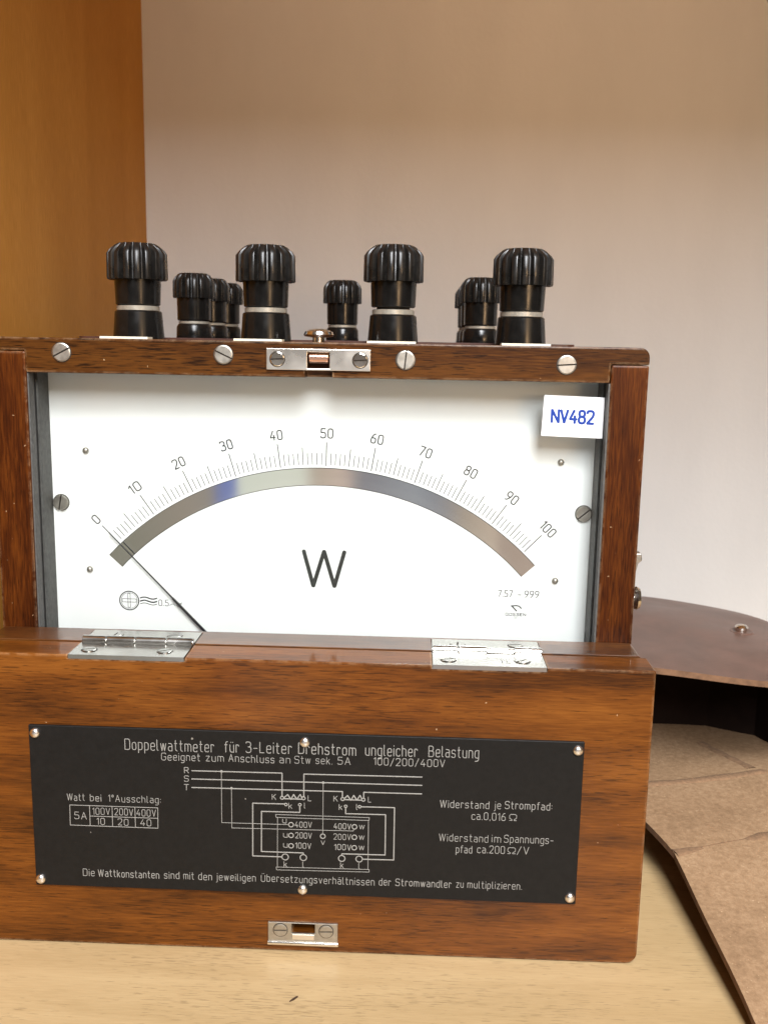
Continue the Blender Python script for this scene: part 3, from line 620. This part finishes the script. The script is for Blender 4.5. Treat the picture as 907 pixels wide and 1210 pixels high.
# --- nameplate with engraving
bm = nb(); prism(bm, [(-97.1, 23.8), (97.0, 23.6), (97.1, 84.7), (-97.2, 84.9)], .15, -1.2, 1); bevel(bm, .18, 1); npl = obj('nameplate', bm, 'plate', meter)
PF = lambda x, z, h: (x, -1.2-h, z)
WORDS = [
 ('head', 'Doppelwattmeter', -63.4, -31.4, 76.9, 3.9), ('head', 'für', -28.0, -22.7, 77.1, 3.9), ('head', '3-Leiter', -20.6, -4.1, 77.2, 3.9),
 ('head', 'Drehstrom', -2.2, 18.4, 77.4, 3.9), ('head', 'ungleicher', 21.2, 39.8, 77.6, 3.9), ('head', 'Belastung', 43.2, 61.1, 77.8, 3.9),
 ('head', 'Geeignet', -50.5, -36.4, 73.4, 2.65), ('head', 'zum', -34.6, -28.1, 73.5, 2.65), ('head', 'Anschluss', -26.7, -10.2, 73.6, 2.65), ('head', 'an', -8.7, -4.7, 73.7, 2.65),
 ('head', 'Stw', -3.4, 2.4, 73.8, 2.65), ('head', 'sek.', 3.9, 10.1, 73.8, 2.65), ('head', '5A', 11.7, 16.4, 73.9, 2.65), ('head', '100/200/400V', 24.2, 49.4, 74.1, 2.65),
 ('tab', 'Watt', -84.7, -77.9, 57.0, 2.5), ('tab', 'bei', -76.3, -72.1, 57.0, 2.5), ('tab', '1°Ausschlag:', -69.9, -50.7, 57.0, 2.5),
 ('tab', '5A', -82.2, -77.6, 50.0, 2.6), ('tab', '100V', -75.7, -69.0, 51.9, 2.5), ('tab', '200V', -67.8, -60.7, 51.9, 2.5), ('tab', '400V', -59.9, -52.5, 51.9, 2.5),
 ('tab', '10', -74.2, -71.1, 48.1, 2.4), ('tab', '20', -66.6, -62.6, 48.1, 2.4), ('tab', '40', -58.5, -54.4, 48.1, 2.4),
 ('res', 'Widerstand', 47.7, 65.3, 59.0, 2.7), ('res', 'je', 66.7, 69.3, 59.2, 2.7), ('res', 'Strompfad:', 70.4, 87.2, 59.3, 2.7), ('res', 'ca.0,016', 58.9, 71.2, 54.8, 2.7), ('res', 'Ω', 72.2, 75.0, 54.9, 2.7),
 ('res', 'Widerstand', 47.7, 65.4, 46.3, 2.7), ('res', 'im', 66.4, 69.8, 46.5, 2.7), ('res', 'Spannungs-', 70.6, 88.3, 46.6, 2.75), ('res', 'pfad', 53.8, 59.9, 42.0, 2.7), ('res', 'ca.200', 61.3, 71.4, 42.2, 2.75), ('res', 'Ω', 72.1, 75.1, 42.3, 2.7), ('res', '/V', 75.4, 79.8, 42.3, 2.75),
 ('note', 'Die', -79.9, -75.5, 27.9, 2.65), ('note', 'Wattkonstanten', -74.5, -51.9, 27.9, 2.65), ('note', 'sind', -50.5, -44.6, 28.0, 2.65), ('note', 'mit', -43.4, -39.4, 28.0, 2.65), ('note', 'den', -38.0, -32.9, 28.0, 2.65), ('note', 'jeweiligen', -31.7, -17.0, 28.1, 2.65),
 ('note', 'Übersetzungsverhältnissen', -15.5, 25.6, 28.2, 2.65), ('note', 'der', 26.9, 31.3, 28.4, 2.65), ('note', 'Stromwandler', 32.7, 53.0, 28.4, 2.65), ('note', 'zu', 54.4, 57.2, 28.6, 2.65), ('note', 'multiplizieren.', 58.3, 78.0, 28.6, 2.65),
 ('dia', 'R', -42.2, -40.7, 68.8, 2.1), ('dia', 'S', -42.3, -40.8, 65.6, 2.1), ('dia', 'T', -42.4, -40.8, 62.4, 2.1), ('dia', 'K', -11.2, -9.9, 59.8, 2.0), ('dia', 'L', 1.5, 2.6, 59.8, 2.0), ('dia', 'k', -5.3, -4.2, 56.7, 2.1), ('dia', 'l', 0.2, 0.5, 57.0, 2.1),
 ('dia', 'K', 10.6, 11.9, 60.0, 2.0), ('dia', 'L', 22.7, 23.7, 60.1, 2.0), ('dia', 'k', 12.5, 13.5, 56.8, 2.0), ('dia', 'l', 18.6, 18.9, 57.1, 2.1), ('dia', 'u', -7.5, -6.2, 51.1, 2.2), ('dia', '400V', -3.1, 2.8, 49.6, 2.1), ('dia', '400V', 10.7, 16.7, 49.5, 2.1), ('dia', 'w', 19.7, 21.5, 49.8, 2.2),
 ('dia', 'u', -7.2, -5.8, 45.6, 2.2), ('dia', '200V', -2.9, 2.8, 45.5, 2.1), ('dia', '200V', 10.7, 16.7, 45.5, 2.1), ('dia', 'w', 19.7, 21.5, 45.7, 2.2), ('dia', 'u', -7.2, -5.8, 41.7, 2.2), ('dia', '100V', -2.9, 2.6, 41.5, 2.1), ('dia', '100V', 11.0, 16.8, 41.5, 2.1), ('dia', 'w', 19.7, 21.5, 41.7, 2.2),
 ('dia', 'v', 6.2, 7.5, 43.2, 2.2), ('dia', 'k', -7.0, -6.0, 34.2, 2.1), ('dia', 'l', -0.3, 0.0, 34.3, 2.1), ('dia', 'k', 13.2, 14.2, 34.5, 2.1), ('dia', 'l', 19.7, 20.0, 34.5, 2.1),
]
THICK = [[(-39.6, 69.7), (-7.7, 69.9), (-7.7, 61.1)], [(0, 61.3), (0, 69.8), (41.4, 70.1)], [(-39.7, 66.6), (41.4, 67.0)], [(-39.7, 63.4), (13.6, 63.7), (13.6, 61.5)], [(21.1, 61.6), (21.1, 63.7), (41.4, 63.8)],
 [(-7.0, 60.7), (-5.7, 61.9), (-4.6, 60.1), (-3.6, 62.0), (-2.5, 60.2), (-1.3, 62.1), (-0.7, 60.9)], [(-7.0, 60.3), (-0.8, 60.3)], [(14.3, 61.0), (15.4, 62.3), (16.6, 60.5), (17.6, 62.4), (18.7, 60.6), (19.8, 62.5), (20.4, 61.2)], [(14.3, 60.7), (20.4, 60.7)],
 [(-6.8, 58.3), (-18.1, 58.2), (-18.2, 38.0), (-7.8, 38.0)], [(-1.4, 57.7), (-1.4, 55.3), (-15.0, 55.2), (-15.1, 39.8), (-.1, 39.8), (-.1, 39.2)], [(14.8, 57.7), (14.8, 55.4), (28.9, 55.5), (29.0, 40.1), (13.6, 40.0), (13.6, 39.4)], [(20.2, 58.2), (32.0, 58.3), (32.1, 38.3), (21.0, 38.2)]]
THIN = [[(-29.1, 69.8), (-29.2, 50.4), (-5.4, 50.5)], [(-25.6, 63.6), (-25.6, 48.5), (17.6, 48.9), (17.8, 49.6)], [(6.8, 66.8), (6.8, 47.4)], [(-10.0, 54.2), (23.2, 54.2)], [(-9.8, 53.1), (23.1, 53.1)], [(-10.0, 54.2), (-9.8, 53.1)], [(23.2, 54.2), (23.1, 53.1)], [(-9.3, 53.1), (-9.4, 34.0)], [(22.9, 53.1), (23.0, 34.4)],
 [(-9.8, 34.0), (23.4, 34.3)], [(-9.7, 32.9), (23.4, 33.3)], [(-9.8, 34.0), (-9.7, 32.9)], [(23.4, 34.3), (23.4, 33.3)]]
CIRC = [(-7.7, 60.6, .57), (-.1, 60.7, .57), (-6.3, 58.1, .47), (-1.4, 58.2, .47), (13.7, 60.9, .57), (21.0, 60.9, .57), (14.8, 58.2, .47), (19.7, 58.2, .47), (-4.5, 50.5, .85), (-4.5, 46.4, .85), (-4.5, 42.4, .85), (18.0, 50.5, .85), (18.0, 46.5, .85), (18.0, 42.5, .85), (6.8, 46.5, .85), (-6.6, 38.0, 1.15), (-.1, 38.0, 1.15), (13.6, 38.2, 1.15), (19.8, 38.2, 1.15)]
DOTS = [(-29.1, 69.8, .25), (-25.6, 63.6, .25), (6.8, 66.8, .25)]
TABLE = [[(-83.7, 47.5), (-83.6, 55.2), (-52.0, 55.2), (-52.1, 47.4), (-83.7, 47.5)], [(-76.5, 55.2), (-76.5, 47.4)], [(-68.4, 55.2), (-68.4, 47.4)], [(-60.2, 55.2), (-60.2, 47.4)], [(-76.5, 51.2), (-52.0, 51.2)]]
for grp, nm in (('head', 'heading_engraving'), ('tab', 'table_engraving'), ('res', 'resistance_engraving'), ('note', 'note_engraving'), ('dia', 'wiring_engraving')):
    bm = nb()
    for g, w, x0, x1, z, h in WORDS:
        if g != grp: continue
        sw = .30 if h > 3 else (.24 if g != 'dia' else .24)
        write(bm, w, x0, x1, z, h, sw*random.uniform(.9, 1.06), .045, PF, jit=.07, trim=0 if g == 'dia' else sw*.5+(.16 if len(w) > 3 else .05))
    if grp == 'dia':
        for p in THICK: ribbon(bm, p, .42, .05, PF)
        for p in THIN: ribbon(bm, p, .22, .035, PF)
        for x, z, r in CIRC: ribbon(bm, circle_pts(x, z, r), .36, .05, PF)
        for x, z, r in DOTS: ribbon(bm, circle_pts(x, z, r, 12), .5, .06, PF)
    if grp == 'tab':
        for p in TABLE: ribbon(bm, p, .26, .04, PF)
    recalc(bm, Vector((0, -1, 0))); obj(nm, bm, 'engrave', npl)
riv = None
for x, z in ((-94.9, 82.1), (.3, 81.7), (94.9, 81.8), (-95.2, 26.2), (-.3, 25.7), (94.9, 26.2)):
    if riv is None:
        bm = nb(); lathe(bm, [(1.85, 0), (1.8, .45), (1.4, .95), (.8, 1.2), (.25, 1.28)], 24, (x, -1.2, z), 'y'); riv = obj('rivet', bm, 'alu', npl, True)
    else: copy_part(riv, (x, WORLD[riv].y, z), npl)

# --- stud and hook on the right side
bm = nb(); lathe(bm, [(2.2, 118.2), (2.2, 122.3), (4.2, 122.6), (4.6, 123.4), (4.0, 124.6), (1.6, 125.2)], 32, (0, 50, 123.2), 'x'); obj('side_stud', bm, 'nickel', meter, True)
bm = nb()
prism(bm, [(118.2, 141.2), (123.9, 141.4), (124.3, 138.6), (122.9, 137.6), (121.8, 132), (120.2, 126.5), (118.2, 126.5)], 47.5, 52.5, 1); bevel(bm, .3, 2); obj('side_clip', bm, 'dull_nickel', meter)

# ================================================================== the leather case
case = thing('leather_case', 'opened brown leather carrying case with suede inside, lying beside the wooden meter', 'leather case', (190, 120, 0))
def sheet(pts, th, m, name, parent, div=1, smooth=True, edge=None):
    """leather sheet: quad strips pts[row][col] (mm) given a thickness"""
    bm = nb(); rows = [[bm.verts.new(p) for p in r] for r in pts]
    for A, B in zip(rows, rows[1:]):
        for i in range(len(A)-1): bm.faces.new((A[i], A[i+1], B[i+1], B[i]))
    bmesh.ops.recalc_face_normals(bm, faces=bm.faces)
    if sum(f.normal.z for f in bm.faces) < 0: bmesh.ops.reverse_faces(bm, faces=bm.faces)
    top = list(bm.faces)
    g = bmesh.ops.extrude_face_region(bm, geom=top)
    nv = [v for v in g['geom'] if isinstance(v, bmesh.types.BMVert)]
    for v in nv: v.co.z += 0
    nf = [f for f in g['geom'] if isinstance(f, bmesh.types.BMFace)]
    for f in top: f.normal_flip()
    # the original layer becomes the underside
    for v in bm.verts:
        if v not in nv: v.co.z -= th
    bmesh.ops.recalc_face_normals(bm, faces=bm.faces)
    o = obj(name, bm, m, parent, smooth)
    if edge:
        o.data.materials.append(M[edge])
        for p in o.data.polygons:
            if abs(p.normal.z) < .45: p.material_index = 1
    return o
def lerp(a, b, t): return tuple(a[i]+(b[i]-a[i])*t for i in range(len(a)))
def wob(x, y, a=.5): return a*(math.sin(x*.071+y*.043)+math.sin(x*.029-y*.09+1.3))
# cover: a stiff tongue with a rounded far end, slightly domed
NU, NV = 26, 22
def cover_pt(u, v):
    # front rim (u 0..1 left to right), v 0 front .. 1 back along a rounded outline
    x = 121 + u*122
    yf = 109 - 13*math.sin(min(1, u*1.15)*math.pi*.5) + max(0, u-.62)**2*150
    if u < .42: yb = 240
    else: yb = 240 - 95*(1-math.sqrt(max(0, 1-((u-.42)/.58)**2)))
    y = yf+(yb-yf)*v
    z = 75 + 1.2*math.sin(u*5+.4) + 4.0*math.sin(v*math.pi)*.6 - 1.0*v + wob(x, y, .35)
    return (x, y, z)
# Parameterise so that the rounded end is smooth
cov = sheet([[cover_pt(i/NU if i < NU else .995, j/NV) for i in range(NU+1)] for j in range(NV+1)], 2.8, 'leather', 'cover_flap', case, edge='leatheredge')
zt = max((v.co.z/MM + WORLD[cov].z for v in cov.data.vertices if (Vector((v.co.x/MM, v.co.y/MM))+WORLD[cov].xy-Vector((206, 168))).length < 6), default=78)
bm = nb(); lathe(bm, [(6.4, -.5), (5.6, .25), (4.6, .25), (3.6, -.1)], 32, (206, 168, zt)); obj('stud_dimple', bm, 'leather', cov, True)
bm = nb(); lathe(bm, [(2.7, -.4), (2.9, .8), (3.3, 1.2), (3.4, 2.2), (2.5, 3.2), (.8, 3.6)], 28, (206, 168, zt)); obj('snap_stud', bm, 'nickel', cov, True)
# floor (suede) back part, middle panel and the front flap lying down to the shelf
def row(a, b, n=16, amp=.5):
    return [(lambda p: (p[0], p[1], p[2]+wob(p[0], p[1], amp)))(lerp(a, b, i/n)) for i in range(n+1)]
A0, A1 = (129.5, 198, 15), (246, 200, 15)
B0, B1 = (139.5, 101.5, 20), (262, 138.5, 20)
K0, K1 = (137.8, 71.0, 20), (259, 115, 19.5)
E0, E1 = (144.6, 46.7, 18), (256, 91, 18)
F0, F1 = (150.6, -52, 2.6), (262, -12, 2.6)
def bend(P, Q, n, sag=0.):
    return [row(lerp(P[0], Q[0], k/n)[:2]+(lerp(P[0], Q[0], k/n)[2]+sag*math.sin(math.pi*k/n),), lerp(P[1], Q[1], k/n)[:2]+(lerp(P[1], Q[1], k/n)[2]+sag*math.sin(math.pi*k/n),)) for k in range(n+1)]
sheet(bend((A0, A1), (B0, B1), 8, -1), 2.6, 'suede', 'floor_panel', case, edge='leatheredge')
sheet(bend(((B0[0], B0[1]-.6, B0[2]), (B1[0], B1[1]-.6, B1[2])), (K0, K1), 4, .5) + bend((K0, K1), (E0, E1), 4, .4)[1:], 2.6, 'suede', 'folding_panel', case, edge='leatheredge')
sheet(bend(((E0[0], E0[1]-.6, E0[2]), (E1[0], E1[1]-.6, E1[2])), (F0, F1), 8, 2.0), 2.6, 'suede', 'front_flap', case, edge='leatheredge')
from mathutils.bvhtree import BVHTree
TREES = []
for o in [q for q in COL.objects if q.parent is case and q.name.split('.')[0] in ('floor_panel', 'folding_panel', 'front_flap')]:
    TREES.append(BVHTree.FromPolygons([v.co/MM+WORLD[o] for v in o.data.vertices], [tuple(p.vertices) for p in o.data.polygons]))
def suede_z(x, y, z):
    hits = [t.ray_cast(Vector((x, y, 120)), Vector((0, 0, -1)))[0] for t in TREES]
    zs = [h.z for h in hits if h is not None]
    return max(zs) if zs else z
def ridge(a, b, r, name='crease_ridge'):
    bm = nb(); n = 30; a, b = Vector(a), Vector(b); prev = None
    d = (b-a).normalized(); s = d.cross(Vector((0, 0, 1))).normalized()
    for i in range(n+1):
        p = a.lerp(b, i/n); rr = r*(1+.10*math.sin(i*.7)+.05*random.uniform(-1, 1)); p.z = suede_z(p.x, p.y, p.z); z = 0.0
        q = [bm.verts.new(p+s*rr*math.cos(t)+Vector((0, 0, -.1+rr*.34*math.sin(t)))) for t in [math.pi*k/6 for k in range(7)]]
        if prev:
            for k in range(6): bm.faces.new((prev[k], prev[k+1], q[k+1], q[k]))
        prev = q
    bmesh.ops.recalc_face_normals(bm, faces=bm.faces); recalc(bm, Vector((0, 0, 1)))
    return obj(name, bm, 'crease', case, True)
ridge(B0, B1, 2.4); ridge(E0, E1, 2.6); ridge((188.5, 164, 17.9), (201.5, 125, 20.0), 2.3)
# wall closing the pocket, painted as its shade, following the outline of the cover
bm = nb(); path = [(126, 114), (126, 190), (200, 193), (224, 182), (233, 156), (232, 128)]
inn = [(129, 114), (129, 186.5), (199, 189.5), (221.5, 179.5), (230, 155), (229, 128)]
prism(bm, path+inn[::-1], 1.0, 73.0, 2); obj('rear_wall', bm, 'shadeleather', case)
bm = nb(); box(bm, 150, 230, 128, 178, 0.2, 11); bevel(bm, 1.0); obj('under_fold', bm, 'shadeleather', case)

# ================================================================== a crumb on the shelf
bm = nb()
prism(bm, [(-1.6, -27.3), (-.2, -26.3), (1.0, -24.6), (.3, -24.9), (-.6, -25.8)], 0.02, .5, 2)
t = obj('crumb', bm, 'crumb'); t['label'] = 'tiny dark splinter lying on the pale shelf in front of the lid'; t['category'] = 'splinter'
